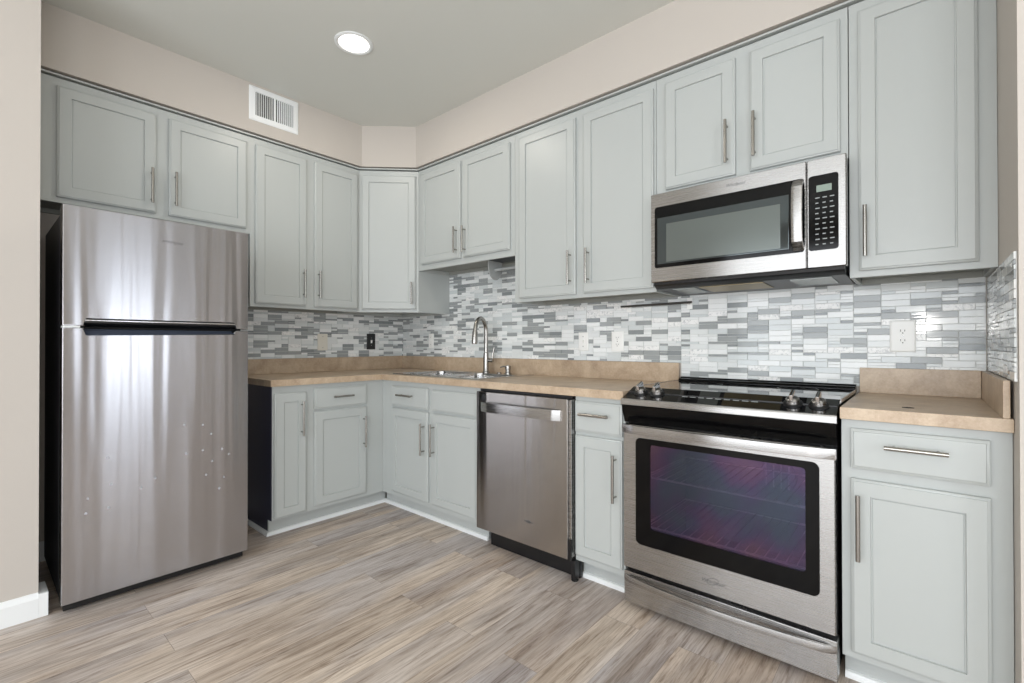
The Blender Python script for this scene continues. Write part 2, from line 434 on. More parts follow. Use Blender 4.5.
# left wall (faces +x): local x = y - y0
t = upper('short grey wall cabinet with two doors above the refrigerator', .939, 1.79, TOP, (0, -2.292, 0), PI/2)
d = door(t, .080, .465, 1.815, DT, -.305); bar_pull(d, .443, -.305-DF, 1.952, .185)
d = door(t, .523, .915, 1.815, DT, -.305); bar_pull(d, .549, -.305-DF, 1.957, .185)
t = upper('tall grey wall cabinet with two doors between refrigerator and corner', .742, 1.345, TOP, (0, -1.353, 0), PI/2)
d = door(t, .027, .347, 1.366, DT, -.305); bar_pull(d, .321, -.305-DF, 1.511, .185)
d = door(t, .402, .723, 1.366, DT, -.305); bar_pull(d, .424, -.305-DF, 1.513, .185)
# corner cabinet with clipped face
t = thing('corner_wall_cabinet', 'single-door grey corner wall cabinet set at an angle', 'cabinet', (0, 0, 0), 0, 'grey wall cabinets')
cp = [(.001, -.001), (.609, -.001), (.609, -.305), (.305, -.609), (.001, -.609)]
ci = [(.02, -.02), (.595, -.02), (.595, -.300), (.300, -.595), (.02, -.595)]
m = MB(); m.prism(cp, 1.367, TOP, 'z', MT['paint'])
for i in range(5):
    j = (i+1) % 5; m.prism([cp[i], cp[j], ci[j], ci[i]], 1.345, 1.367, 'z', MT['paint'])
m.build('body', None, t, smooth=False)
dg = bpy.data.objects.new('door', None)
def placed(o, loc, rz): o.location = loc; o.rotation_euler = (0, 0, rz); return o
bpy.data.objects.remove(dg)
cw = math.hypot(.304, .304)
d = door(t, .022, cw-.018, 1.366, DT, 0); placed(d, (.305, -.609, 0), PI/4); bar_pull(d, cw-.046, -DF, 1.483, .16)
# back wall (faces -y): local x = x
t = upper('short grey wall cabinet with two doors above the sink', .938, 1.65, TOP, (.611, 0, 0), 0)
d = door(t, .046, .465, 1.69, DT, -.305); bar_pull(d, .459-.022, -.305-DF, 1.812, .175)
d = door(t, .493, .906, 1.69, DT, -.305); bar_pull(d, .521, -.305-DF, 1.804, .175)
t = upper('tall grey wall cabinet with two doors between sink and microwave', .899, 1.362, TOP, (1.551, 0, 0), 0)
d = door(t, .043, .443, 1.383, DT, -.305); bar_pull(d, .416, -.305-DF, 1.526, .185)
d = door(t, .494, .889, 1.383, DT, -.305); bar_pull(d, .530, -.305-DF, 1.525, .185)
t = upper('short grey wall cabinet with two doors directly above the microwave', .757, 1.812, TOP, (2.452, 0, 0), 0)
d = door(t, .048, .360, 1.841, DT, -.305); bar_pull(d, .330, -.305-DF, 1.981, .185)
d = door(t, .419, .733, 1.841, DT, -.305); bar_pull(d, .440, -.305-DF, 1.982, .185)
t = upper('single-door grey wall cabinet right of the microwave', .391, 1.358, TOP, (3.212, 0, 0), 0)
d = door(t, .029, .346, 1.381, DT, -.305); bar_pull(d, .050, -.305-DF, 1.521, .185)
# thin crown strips on top of the cabinets
def crown(name, pts):
    m = MB()
    for off, z0, z1 in ((-.035, 2.3855, 2.3925), (.014, 2.3925, 2.4000), (-.035, 2.4000, 2.4095)):
        o_ = [(XW-.002, -.305-off), (.609+off*.41, -.305-off), (.305+off, -.609-off*.41), (.305+off, AY+.002)]
        i_ = [(.25, AY+.002), (.25, -.59), (.59, -.25), (XW-.002, -.25)]
        m.prism(o_+i_, z0, z1, 'z', MT['paint'])
    return struct(m.build(name, smooth=False))
crown('trim_1', None)

# ------------------------------------------------------------------ base cabinets
BT = .868
def basecab(label, w_, loc, rz, depth=.61, side_m=None, x_hi=None):
    """open-topped carcass; toe space behind a .10 high recess"""
    t = thing('base_cabinet', label, 'cabinet', loc, rz, 'grey base cabinets')
    m = MB(); p = MT['paint']; y0, y1 = -depth, -.001; g = .0006; sm = side_m or p
    m.box(g, w_-g, y0, y0+.019, .10, BT, p)
    m.box(g, .016, y0+.019, y1, .10, BT, sm); m.box(w_-.016, w_-g, y0+.019, y1, .10, BT, p)
    m.box(.016, w_-.016, y0+.019, y1, .10, .116, p); m.box(.016, w_-.016, y1-.01, y1, .116, BT, p)
    m.build('body', None, t, smooth=False)
    return t
# left run faces +x: local x = y + 1.345
t = basecab('grey corner base cabinet with dark end panel beside the refrigerator', 1.344, (0, -1.345, 0), PI/2)
lab(MB().box(-.0035, 0, -.609, -.003, .10, BT, MT['navy']).build('end_panel', None, t, smooth=False), 'dark navy end panel')
MB().box(.008, .80, -.545, -.53, .001, .0995, MT['paint']).box(.008, .02, -.53, -.003, .001, .0995, MT['navy']).build('toe_kick', None, t, smooth=False)
d = door(t, .009, .194, .113, .827, -.61); bar_pull(d, .161, -.61-DF, .672, .205)
d = door(t, .244, .599, .125, .697, -.61); bar_pull(d, .573, -.61-DF, .538, .205)
d = slab(t, .244, .599, .714, .840, -.61); bar_pull(d, .419, -.61-DF, .783, .135, False)
# sink run
t = basecab('grey base cabinet with two doors under the sink', .949, (.6105, 0, 0), 0)
MB().box(-.05, .949, -.545, -.53, .001, .0995, MT['paint']).build('toe_kick', None, t, smooth=False)
d = door(t, .123, .502, .132, .688, -.61); bar_pull(d, .475, -.61-DF, .524, .195)
d = door(t, .541, .931, .132, .688, -.61); bar_pull(d, .571, -.61-DF, .530, .195)
d = slab(t, .123, .502, .704, .836, -.61); bar_pull(d, .300, -.61-DF, .780, .15, False)
d = slab(t, .541, .931, .704, .832, -.61, 'false_drawer_front')
t = basecab('narrow grey base cabinet between dishwasher and range', .257, (2.186, 0, 0), 0)
MB().box(.001, .256, -.545, -.53, .001, .0995, MT['paint']).build('toe_kick', None, t, smooth=False)
d = door(t, .006, .247, .130, .688, -.61); bar_pull(d, .221, -.61-DF, .526, .205)
d = slab(t, .006, .247, .706, .846, -.61); bar_pull(d, .122, -.61-DF, .790, .15, False)
t = basecab('grey base cabinet with drawer and door right of the range', .387, (3.216, 0, 0), 0)
MB().box(.001, .386, -.545, -.53, .001, .0995, MT['paint']).build('toe_kick', None, t, smooth=False)
d = door(t, .026, .343, .125, .680, -.61); bar_pull(d, .047, -.61-DF, .534, .205)
d = slab(t, .026, .343, .713, .840, -.61); bar_pull(d, .184, -.61-DF, .794, .145, False)
# quarter-round shoe strips along the toe kicks
def strip(name, pts):
    m = MB(); prof = [(0, 0), (.016, 0), (.015, .010), (.010, .019), (0, .022)]
    lp = []
    for (x, y, nx, ny) in pts: lp.append([(x+nx*a, y+ny*a, z+.0005) for a, z in prof])
    m.loops(lp, MT['white']); return struct(m.build(name, smooth=False))
strip('trim_2', [(.01, -1.3455+.008, 0, -1), (.5455, -1.3455+.008, 1, -1), (.5455, -.5455, 1, -1), (1.560, -.5455, 0, -1)])
strip('trim_3', [(2.188, -.5455, 0, -1), (2.441, -.5455, 0, -1)])
strip('trim_4', [(3.218, -.5455, 0, -1), (XW-.001, -.5455, 0, -1)])

# ------------------------------------------------------------------ countertops
CB, CT = .869, .9065
t = thing('countertop', 'long L-shaped tan laminate countertop holding the sink', 'countertop', (0, 0, 0))
m = MB(); K = MT['counter']; SX0, SX1, SY0, SY1 = .690, 1.480, -.548, -.150
Lc = [(.001, -.001), (.001, -1.362), (.638, -1.362), (.638, -.638), (2.445, -.638), (2.445, -.001)]
# worktop around the sink opening
for x0, x1, y0, y1 in ((.001, .638, -1.362, -.638), (.001, SX0, -.638, -.001), (SX0, SX1, -.638, SY0), (SX0, SX1, SY1, -.001), (SX1, 2.445, -.638, -.001)):
    m.box(x0, x1, y0, y1, CB, CT, K)
bmesh.ops.remove_doubles(m.bm, verts=m.bm.verts[:], dist=1e-5)
m.build('worktop', None, t, smooth=False)
MB().box(.0075, .022, -1.362, -.022, CT, 1.010, K, .0015).build('splash_board', None, t)
MB().box(.0075, 2.4455, -.022, -.0075, CT, 1.010, K, .0015).build('splash_board', None, t)
t = thing('countertop', 'short tan laminate countertop in the corner right of the range', 'countertop', (3.2, 0, 0))
m = MB(); m.box(.015, XW-3.2-.001, -.638, -.001, CB, CT, K, .0015)
m.build('worktop', None, t)
MB().box(.017, XW-3.2-.023, -.022, -.0075, CT, 1.010, K, .0015).build('splash_board', None, t)
MB().box(XW-3.2-.022, XW-3.2-.0075, -.634, -.0075, CT, 1.010, K, .0015).build('splash_board', None, t)
MB().lathe(.182, -.52, [(.016, CT+.0002), (.016, CT+.0006)], MT['rubber'], 16).build('burn_mark', None, t)

# ------------------------------------------------------------------ sink, faucet, soap dispenser
t = thing('kitchen_sink', 'double-bowl stainless steel sink set into the countertop', 'sink', (0, 0, CT))
m = MB(); S = MT['sink']
bx = [(.705, 1.070), (1.098, 1.465)]; by = (-.535, -.165)
ox = [(.668, 1.084), (1.084, 1.502)]; oy = (-.572, -.055)
for (a, b_), (o0, o1) in zip(bx, ox):
    out = rrect(o0, o1, oy[0], oy[1], .004); hole = lambda i, r_: rrect(a+i, b_-i, by[0]+i, by[1]-i, r_)
    lp = [[(x, y, .0005) for x, y in out], [(x, y, .005) for x, y in rrect(o0+.0 , o1-.0, oy[0]+.003, oy[1]-.003, .004)],
          [(x, y, .0055) for x, y in hole(-.008, .062)], [(x, y, .0035) for x, y in hole(0, .055)], [(x, y, -.01) for x, y in hole(.003, .052)]]
    m.loops(lp, S, False, False)
m.build('rim', None, t)
for a, b_ in bx:
    hole = lambda i, r_: rrect(a+i, b_-i, by[0]+i, by[1]-i, r_)
    m = MB(); m.loops([[(x, y, z) for x, y in hole(i, r_)] for i, r_, z in ((.003, .052, -.01), (.006, .05, -.13), (.010, .048, -.165), (.028, .035, -.182), (.06, .03, -.186))], S, False, True)
    bo = m.build('bowl', None, t)
    cx, cy = (a+b_)/2, -.33
    MB().lathe(cx, cy, [(.044, -.1858), (.044, -.183), (.036, -.182), (.03, -.1845), (.01, -.1845)], MT['chrome']).build('drain', None, bo)
for i in range(2):
    xx = (.90, 1.10)[i]
t = thing('kitchen_faucet', 'brushed nickel gooseneck faucet with side lever behind the sink', 'faucet', (1.105, -.10, CT+.0055), math.radians(19))
N = MT['nickel']
MB().lathe(0, 0, [(.027, .0), (.027, .006), (.0205, .010), (.0195, .10), (.018, .135), (.0135, .14)], N).build('base', None, t)
pts = [(0, 0, .13), (0, 0, .29)]
R_ = .075
for k in range(1, 13):
    a = PI*k/12; pts.append((-.01*k/12, -R_+R_*math.cos(a), .29+R_*math.sin(a)*1.15))
pts.append((-.010, -2*R_-.002, .275))
MB().tube(pts, .0140, N, 16).build('spout', None, t)
MB().tube([(-.010, -2*R_-.002, .290), (-.010, -2*R_-.003, .280), (-.011, -2*R_-.008, .215), (-.011, -2*R_-.009, .200)], [.0145, .018, .0205, .018], N, 18).build('spray_head', None, t)
h = MB().tube([(.014, 0, .085), (.052, 0, .085)], .0135, N, 16).build('lever_hub', None, t)
MB().tube([(.045, 0, .09), (.050, 0, .125), (.060, .006, .175)], [.006, .0055, .0045], N, 10).build('lever', None, h)
t = thing('soap_dispenser', 'short brushed nickel soap dispenser right of the faucet', 'soap dispenser', (1.31, -.10, CT+.0055))
MB().lathe(0, 0, [(.024, 0), (.024, .004), (.018, .007), (.018, .028), (.021, .030), (.021, .052), (.010, .055)], N, 20).build('body', None, t)
MB().tube([(0, 0, .047), (-.01, -.04, .049), (-.014, -.06, .044)], [.006, .005, .004], N, 10).build('nozzle', None, t)
t = tag(MB().lathe(1.235, -.105, [(.016, CT+.0056), (.016, CT+.009), (.011, CT+.012), (.003, CT+.0125)], N, 18).build('sink_hole_cover'), 'small round metal cap on the sink deck between faucet and soap dispenser', 'cap')

# ------------------------------------------------------------------ refrigerator (faces +x, local x along +y)
t = thing('refrigerator', 'stainless steel top-freezer refrigerator standing in the alcove', 'refrigerator', (0, -2.235, 0), PI/2)
W = .70; S = MT['steel_fridge']
MB().box(.006, W-.006, -.700, -.05, .035, 1.668, MT['fridge_side'], .004).build('body', None, t)
MB().box(.012, W-.012, -.712, -.7005, .06, 1.66, MT['rubber']).build('door_gasket', None, t, smooth=False)
def fdoor(name, z0, z1, top_notch):
    a, b_ = .066, W-.058; nd = .036; r = .012
    def q(cx, cz, a0): return [(cx+r*math.cos(math.radians(a0+90*k/4)), cz+r*math.sin(math.radians(a0+90*k/4))) for k in range(5)]
    if top_notch:
        zz = z1-nd
        pts = [(0, z0), (W, z0), (W, z1), (b_, z1)] + q(b_-r, zz+r, 0)[::-1] + q(a+r, zz+r, 180)[::-1] + [(a, z1), (0, z1)]
    else:
        zz = z0+nd
        pts = [(0, z1), (0, z0), (a, z0)] + q(a+r, zz-r, 90)[::-1] + q(b_-r, zz-r, 0)[::-1] + [(b_, z0), (W, z0), (W, z1)]
    m = MB(); m.prism(pts, -.786, -.713, 'y', S, .0035); return m.build(name, None, t)
f1 = fdoor('freezer_door', 1.188, 1.684, False); f2 = fdoor('refrigerator_door', .05, 1.180, True)
# recessed grips between the doors
m = MB(); m.prism([(-.714, 1.186), (-.781, 1.200), (-.783, 1.203), (-.783, 1.207), (-.760, 1.2235), (-.714, 1.2235)], .0665, W-.0585, 'x', MT['black'])
lab(m.build('grip', None, f1), 'dark recessed grip under the freezer door')
m = MB(); m.box(.07, W-.062, -.7875, -.778, 1.2085, 1.2150, MT['chrome'], .002); m.build('grip_lip', None, f1)
m = MB(); m.prism([(-.714, 1.178), (-.745, 1.176), (-.779, 1.146), (-.779, 1.1445), (-.714, 1.1445)], .0665, W-.0585, 'x', MT['slate'])
lab(m.build('grip', None, f2), 'slate grey recessed grip atop the lower door')
for nm, z in (('hinge', 1.184),):
    MB().box(.002, .055, -.782, -.72, 1.1805, 1.1875, MT['white'], .001).build(nm, None, t)
MB().box(.01, W-.01, -.745, -.66, .012, .0345, MT['black']).build('grille', None, t, smooth=False)
for x in (.05, W-.05): MB().lathe(x, -.70, [(.018, .0), (.02, .004), (.02, .02), (.01, .033)], MT['rubber'], 16).build('foot', None, t)
text('brand_lettering', 'Whirlpool', .020, MT['logo'], f1, (.372, -.7866, 1.585), (PI/2, 0, 0), .15)

rs = random.Random(3)
for y, z in [(0.08, 0.468), (0.074, 0.406), (0.143, 0.625), (0.147, 0.412), (0.155, 0.511), (0.31, 0.505), (0.257, 0.472), (0.421, 0.731), (0.497, 0.721), (0.533, 0.672), (0.497, 0.597), (0.429, 0.593), (0.538, 0.539), (0.58, 0.591), (0.512, 0.478), (0.589, 0.451), (0.569, 0.398), (0.61, 0.561)]:
    n_ = 7; pts = [(y+(.003+.004*rs.random())*math.cos(2*PI*k/n_), z+(.003+.005*rs.random())*math.sin(2*PI*k/n_)) for k in range(n_)]
    MB().loops([[(a, -.7862, b_) for a, b_ in pts], [(a, -.7864, b_) for a, b_ in pts]], MT['smudge']).build('smudge', None, f2, smooth=False)

# ------------------------------------------------------------------ dishwasher
t = thing('dishwasher', 'stainless steel dishwasher under the counter left of the narrow cabinet', 'dishwasher', (1.563, 0, 0))
W = .617; S = MT['steel_dw']
MB().box(.012, W-.004, -.60, -.03, .11, .855, MT['black']).build('body', None, t, smooth=False)
m = MB(); m.box(.001, W-.014, -.650, -.6005, .105, .852, S, .004)
dd = m.build('door', None, t)
MB().box(W-.013, W+.002, -.640, -.6005, .115, .848, MT['steel'], .002).build('side_trim', None, t)
MB().box(.004, W-.004, -.62, -.605, .8535, .864, MT['black']).build('top_seal', None, t, smooth=False)
def bowed(x0, x1, z0, z1, y, bow, th, ends=.02, n=16, nzr=1):
    """flat band bowed towards -y, its ends returning to y"""
    m = MB(); lp = []
    for k in range(n+1):
        s = k/n; x = x0+(x1-x0)*s; o_ = min(1, min(s, 1-s)*(x1-x0)/ends) if ends else 1
        yy = y-.006-(bow*(1-(2*s-1)**2))-(.012*o_)
        lp.append([(x, yy, z0), (x, yy-.002, (z0+z1)/2), (x, yy, z1), (x, yy+th, z1), (x, yy+th, z0)])
    m.loops(lp); return m
m = bowed(.045, W-.048, .748, .798, -.652, .014, .012, ends=.01); m.mats = []; h = m.build('handle', MT['steel'], dd)
MB().box(.045, .075, -.655, -.649, .805, .838, MT['black'], .002).build('control_strip', None, dd)
m = MB(); m.lathe(0, 0, [(.013, 0), (.013, .001), (.011, .0012), (.011, .0001)], MT['logo'], 20); e = m.build('emblem', None, dd); e.rotation_euler = (PI/2, 0, 0); e.location = (.37, -.6502, .225); e.scale = (1.2, .55, 1)
text('brand_lettering', 'Whirlpool', .014, MT['logo'], dd, (.37, -.6504, .225), (PI/2, 0, 0), .2)
MB().box(.05, W+.015, -.585, -.565, .004, .104, MT['black'], .002).build('kick_plate', None, t)
MB().box(W-.01, W+.012, -.628, -.586, .012, .10, MT['black'], .003).build('bracket', None, t)
MB().box(W-.013, W+.004, -.6495, -.6405, .105, .20, MT['black']).build('bracket', None, t, smooth=False)
f = MB().lathe(W, -.61, [(.016, .0), (.018, .004), (.012, .008), (.006, .0125)], MT['rubber'], 14).build('foot', None, t)

# ------------------------------------------------------------------ range
t = thing('electric_range', 'stainless steel slide-in electric range with black glass cooktop', 'range', (2.448, 0, 0))
W = .760; S = MT['steel']; BG = MT['blackgloss']
m = MB()   # body shell around an open oven cavity
m.box(.004, W-.004, -.60, -.03, .03, .17, MT['black']); m.box(.004, W-.004, -.60, -.03, .735, .904, MT['black'])
m.box(.004, .06, -.60, -.03, .17, .735, MT['black']); m.box(W-.06, W-.004, -.60, -.03, .17, .735, MT['black'])
m.build('body', None, t, smooth=False)
m = MB()
for q in ((.0605, .064, -.60, -.10, .171, .734), (W-.064, W-.0605, -.60, -.10, .171, .734), (.064, W-.064, -.60, -.10, .171, .175), (.064, W-.064, -.60, -.10, .73, .734), (.064, W-.064, -.104, -.10, .175, .73)):
    m.box(*q, MT['enamel'])
m.build('oven_cavity', None, t, smooth=False)
m = MB(); m.lathe(0, 0, [(.075, 0), (.07, .012), (.03, .016)], MT['enamel'], 24)
for k in range(4): m.tube([(.03*k-.045, -.05, .017), (.03*k-.045, .05, .017)], .003, MT['rack'], 6)
e = m.build('fan_cover', None, t); e.rotation_euler = (PI/2, 0, 0); e.location = (.48, -.1045, .52)
for z in (.335, .545):
    m = MB(); m.tube([(.068, -.585, z), (W-.068, -.585, z)], .0042, MT['rack'], 8); m.tube([(.068, -.13, z), (W-.068, -.13, z)], .004, MT['rack'], 8)
    m.tube([(.069, -.585, z), (.069, -.13, z)], .0035, MT['rack'], 8); m.tube([(W-.069, -.585, z), (W-.069, -.13, z)], .0035, MT['rack'], 8)
    for k in range(18):
        x = .09+k*(W-.18)/17; m.tube([(x, -.585, z+.003), (x, -.13, z+.003)], .0018, MT['rack'], 6)
    m.build('oven_rack', None, t)
# cooktop
ck = MB().box(.001, W-.001, -.545, -.062, .9075, .921, MT['cooktop'], .002).build('cooktop', None, t)
for x in (-.001, W-.0005): MB().box(x, x+.0015, -.545, -.03, .9075, .922, S).build('side_rim', None, t, smooth=False)
for cx, cy, r_ in ((.19, -.41, .095), (.19, -.18, .075), (.57, -.40, .11), (.57, -.18, .075)):
    m = MB(); m.loops([[(cx+q*math.cos(2*PI*k/40), cy+q*math.sin(2*PI*k/40), .9213) for k in range(40)] for q in (r_, r_-.002)], MT['key'], False, False)
    m.build('burner_ring', None, ck)
m = MB(); m.prism([(-.062, .908), (-.064, .924), (-.058, .931), (-.048, .933), (-.044, .930), (-.040, .933), (-.034, .939), (-.016, .939), (-.010, .934), (-.010, .908)], .012, W-.002, 'x', MT['trimblack'], .0)
m.build('rear_trim', None, t)
# sloped control deck, steel nose and black glass fascia below
m = MB(); m.prism([(-.5455, .9215), (-.5455, .905), (-.61, .875), (-.652, .8765), (-.650, .8805)], .001, W-.001, 'x', MT['cooktop'])
dk = m.build('control_deck', None, t)
m = MB(); m.prism([(-.650, .8815), (-.657, .8795), (-.661, .872), (-.661, .855), (-.655, .852), (-.612, .852), (-.612, .874)], -.001, W+.001, 'x', S)
m.build('nose_trim', None, t)
m = MB(); m.prism([(-.656, .8515), (-.650, .825), (-.637, .800), (-.630, .778), (-.6005, .778), (-.6005, .8515)], .001, W-.001, 'x', BG)
m.build('fascia', None, t)
sl = math.atan2(.9215-.8805, .65-.5455)
def knob(px, py):
    z = .9215-(-.5455-py)*math.tan(sl)
    m = MB(); m.lathe(0, 0, [(.026, .0002), (.026, .004), (.021, .006)], MT['black'], 24)
    m.lathe(0, 0, [(.019, .006), (.0185, .016), (.014, .020), (.006, .021)], MT['steel'], 24)
    m.box(-.0055, .0055, -.021, .021, .016, .036, MT['chrome'], .003)
    k = m.build('knob', None, t); k.location = (px, py, z); k.rotation_euler = (sl, 0, 0); k.scale = (1.15, 1.15, 1.25); return k
for px in (.062, .135, .628, .705): knob(px, -.598)
m = MB(); 
for k in range(9): m.box(.24+k*.032, .262+k*.032, -.605, -.597, 0, .0004, MT['key'])
e = m.build('touch_marks', None, dk, smooth=False); e.location = (0, 0, 0)
for v in e.data.vertices: v.co.z += .9215-(-.5455-v.co.y)*math.tan(sl)+.0002
# oven door with window
m = MB(); x0, x1, z0, z1 = .010, W-.003, .172, .772
wr = rrect(.066, W-.046, .282, .722, .022); od = rrect(x0, x1, z0, z1, .004)
m.loops([[(x, -.612, z) for x, z in wr], [(x, -.612, z) for x, z in od], [(x, -.657, z) for x, z in od], [(x, -.660, z) for x, z in rrect(x0+.003, x1-.003, z0+.003, z1-.003, .003)],
         [(x, -.660, z) for x, z in wr], [(x, -.612, z) for x, z in wr]], S, False, False)
dr = m.build('oven_door', None, t)
wi = rrect(.128, W-.086, .352, .698, .012)
m = MB(); wo = rrect(.0665, W-.0465, .2825, .7215, .0215)
m.loops([[(x, -.6595, z) for x, z in wo], [(x, -.6595, z) for x, z in wi], [(x, -.650, z) for x, z in wi], [(x, -.650, z) for x, z in wo], [(x, -.6595, z) for x, z in wo]], BG, False, False)
lab(m.build('window_border', None, dr), 'black glass border')
m = MB(); m.prism(wi, -.6555, -.6515, 'y', MT['oven_glass']); lab(m.build('window_glass', None, dr), 'purple-tinted oven window glass')
m = bowed(.006, W+.0, .738, .772, -.655, .018, .012, ends=.03); m.build('handle', MT['steel'], dr)
text('brand_lettering', 'Whirlpool', .020, MT['logo'], dr, (.375, -.6604, .222), (PI/2, 0, 0), .3)
m = MB(); n_ = 36
m.loops([[(.375+a*math.cos(2*PI*k/n_), -.6604, .224+c_*math.sin(2*PI*k/n_)+.25*a*math.cos(2*PI*k/n_)) for k in range(n_)] for a, c_ in ((.022, .013), (.020, .0115))], MT['logo'], False, False)
m.build('emblem', None, dr)
MB().box(.012, W-.003, -.625, -.6005, .158, .168, MT['black']).build('door_gap_seal', None, t, smooth=False)
m = MB(); m.box(.012, W+.0, -.658, -.602, .026, .156, S, .003); dw_ = m.build('storage_drawer', None, t)
m = bowed(.014, W+.0, .118, .142, -.653, .032, .010, ends=.02, n=24); m.build('handle', MT['steel'], dw_)
for x in (.06, W-.06):
    for y in (-.56, -.10): MB().lathe(x, y, [(.020, .0), (.022, .006), (.009, .010), (.009, .0298)], MT['rubber'], 14).build('foot', None, t)

# ------------------------------------------------------------------ microwave
t = thing('microwave', 'stainless steel over-the-range microwave mounted under the cabinet', 'microwave', (2.458, 0, 0))
W = .753; Z0, Z1 = 1.397, 1.808
MB().box(.006, W-.004, -.352, -.01, Z0+.002, Z1-.002, MT['black'], .002).build('body', None, t)
XS = .628
def frontplate(name, x0, x1, hx0, hx1, hz0, hz1, r_l, r_r):
    m = MB(); o_ = rrect(x0, x1, Z0, Z1, .004, 4); i_ = rrect(hx0, hx1, hz0, hz1, .010, 4)
    m.loops([[(x, -.3525, z) for x, z in i_], [(x, -.3525, z) for x, z in o_], [(x, -.382, z) for x, z in o_], [(x, -.3855, z) for x, z in rrect(x0+.003, x1-.003, Z0+.003, Z1-.003, .003, 4)],
             [(x, -.3855, z) for x, z in i_], [(x, -.3525, z) for x, z in i_]], MT['steel'], False, False)
    return m.build(name, None, t)
dm = frontplate('door', 0, XS-.0012, .019, XS-.008, 1.462, 1.745, .01, .002)
pm = frontplate('control_panel', XS+.0012, W, XS+.006, W-.024, 1.462, 1.745, .002, .01)
m = MB(); m.prism(rrect(.0195, XS-.0085, 1.4625, 1.7445, .0095, 4), -.3845, -.372, 'y', BG); lab(m.build('door_glass', None, dm), 'black glass door front')
m = MB(); m.rings(.032, XS-.060, 1.480, 1.693, -.3845, [(0, 0), (0, .0007), (.003, .0009)], MT['mw_glass']); win = m.build('window', None, dm)
m = MB(); m.rings(.075, XS-.090, 1.487, 1.662, -.3854, [(0, 0), (.0, .0005), (.002, .0007)], MT['mw_screen']); m.build('screen', None, win)
m = MB(); n = 18
lp = []
for k in range(n+1):
    s = k/n; z = 1.468+.272*s; y = -.389-.026*min(1, min(s, 1-s)*9)-.012*(1-(2*s-1)**2)
    lp.append([(.583, y, z), (.590, y-.003, z), (.612, y-.003, z), (.619, y, z), (.619, y+.009, z), (.583, y+.009, z)])
m.loops(lp, MT['steel']); m.build('handle', None, dm)
m = MB(); m.prism(rrect(XS+.0065, W-.0245, 1.4625, 1.7445, .0095, 4), -.3845, -.372, 'y', BG); pg = m.build('panel_glass', None, pm)
MB().box(.660, .708, -.3853, -.3846, 1.682, 1.707, MT['display']).build('display', None, pg, smooth=False)
m = MB()
for r_ in range(10):
    for c_ in range(3):
        x = .656+c_*.023; z = 1.658-r_*.0195; m.box(x, x+.014-(.004 if r_ % 2 else 0), -.3851, -.3846, z, z+.004, MT['key'])
m.build('keypad_marks', None, pg, smooth=False)
text('brand_lettering', 'Whirlpool', .018, MT['logo'], dm, (.372, -.3859, 1.777), (PI/2, 0, 0), .3)
# underside hood: dark lip, filters and lamp lenses
m = MB(); m.prism([(-.375, 1.3965), (-.372, 1.385), (-.345, 1.368), (-.03, 1.362), (-.012, 1.3965)], .010, W-.008, 'x', MT['black']); un = m.build('hood_base', None, t)
for x0, x1, mt, nm in ((.20, .46, MT['gold'], 'grease_filter'), (.08, .18, MT['lens'], 'lamp_lens'), (.56, .70, MT['lens'], 'lamp_lens')):
    m = MB(); m.prism([(-.325, 1.3665), (-.325, 1.3645), (-.12, 1.3612), (-.12, 1.3632)], x0, x1, 'x', mt); m.build(nm, None, un, smooth=False)

# ------------------------------------------------------------------ small fixtures
def wallplate(label, cat, loc, rz, w_, h_, kind, mt, grp='wall plates on the backsplash', name='outlet'):
    t = thing(name, label, cat, loc, rz)
    lab_m = MB().rings(-w_/2, w_/2, -h_/2, h_/2, 0, [(0, .0002), (0, .003), (.004, .006), (.008, .0065)], mt); lab_m.build('plate', None, t)
    if kind == 'outlet':
        for dz in (-.0195, .0195):
            m = MB(); pts = [(.0165*math.cos(2*PI*k/24), max(-.012, min(.012, .0165*math.sin(2*PI*k/24)))+dz) for k in range(24)]
            m.prism(pts, -.0085, -.0065, 'y', mt)
            rc = m.build('receptacle', None, t)
            m = MB(); m.box(-.0075, -.0055, -.0088, -.0084, dz-.001, dz+.007, MT['void']); m.box(.0055, .0075, -.0088, -.0084, dz-.001, dz+.006, MT['void'])
            m.box(-.002, .002, -.0088, -.0084, dz-.009, dz-.005, MT['void']); m.build('slots', None, rc, smooth=False)
        MB().lathe(0, 0, [(.003, .0065), (.003, .0075), (.001, .0078)], MT['screw'], 10).build('screw', None, t).rotation_euler = (PI/2, 0, 0)
    if kind in ('switch', 'blank'):
        for dz in (-.03, .03) if kind == 'switch' else (-.042, .042):
            s = MB().lathe(0, 0, [(.003, .0065), (.003, .0075), (.001, .0078)], MT['screw'], 10).build('screw', None, t); s.rotation_euler = (PI/2, 0, 0); s.location = (0, 0, dz)
    if kind == 'switch':
        m = MB(); m.box(-.006, .006, -.010, -.0066, -.013, .013, MT['plate']); m.box(-.004, .004, -.018, -.0101, .0, .010, MT['plate'], .001)
        m.build('toggle', None, t)
    return t
YB = -.0068
wallplate('white duplex outlet on the tiles right of the range', 'outlet', (3.3575, YB, 1.141), 0, .082, .128, 'outlet', MT['plate'])
wallplate('white duplex outlet on the tiles just left of the range', 'outlet', (2.081, YB, 1.126), 0, .078, .116, 'outlet', MT['plate'])
wallplate('white switch plate on the tiles left of the white outlet', 'switch', (1.848, YB, 1.126), 0, .070, .112, 'switch', MT['plate'], name='light_switch')
wallplate('white switch plate on the tiles near the corner behind the sink', 'switch', (.393, YB, 1.137), 0, .062, .118, 'switch', MT['plate'], name='light_switch')
wallplate('black plate with white toggle switch on the left wall tiles', 'switch', (-YB, -.322, 1.132), PI/2, .078, .128, 'switch', MT['black'], name='light_switch')
wallplate('cream blank cover plate on the left wall tiles', 'cover plate', (-YB, -.736, 1.127), PI/2, .078, .125, 'blank', MT['cream'], name='cover_plate')

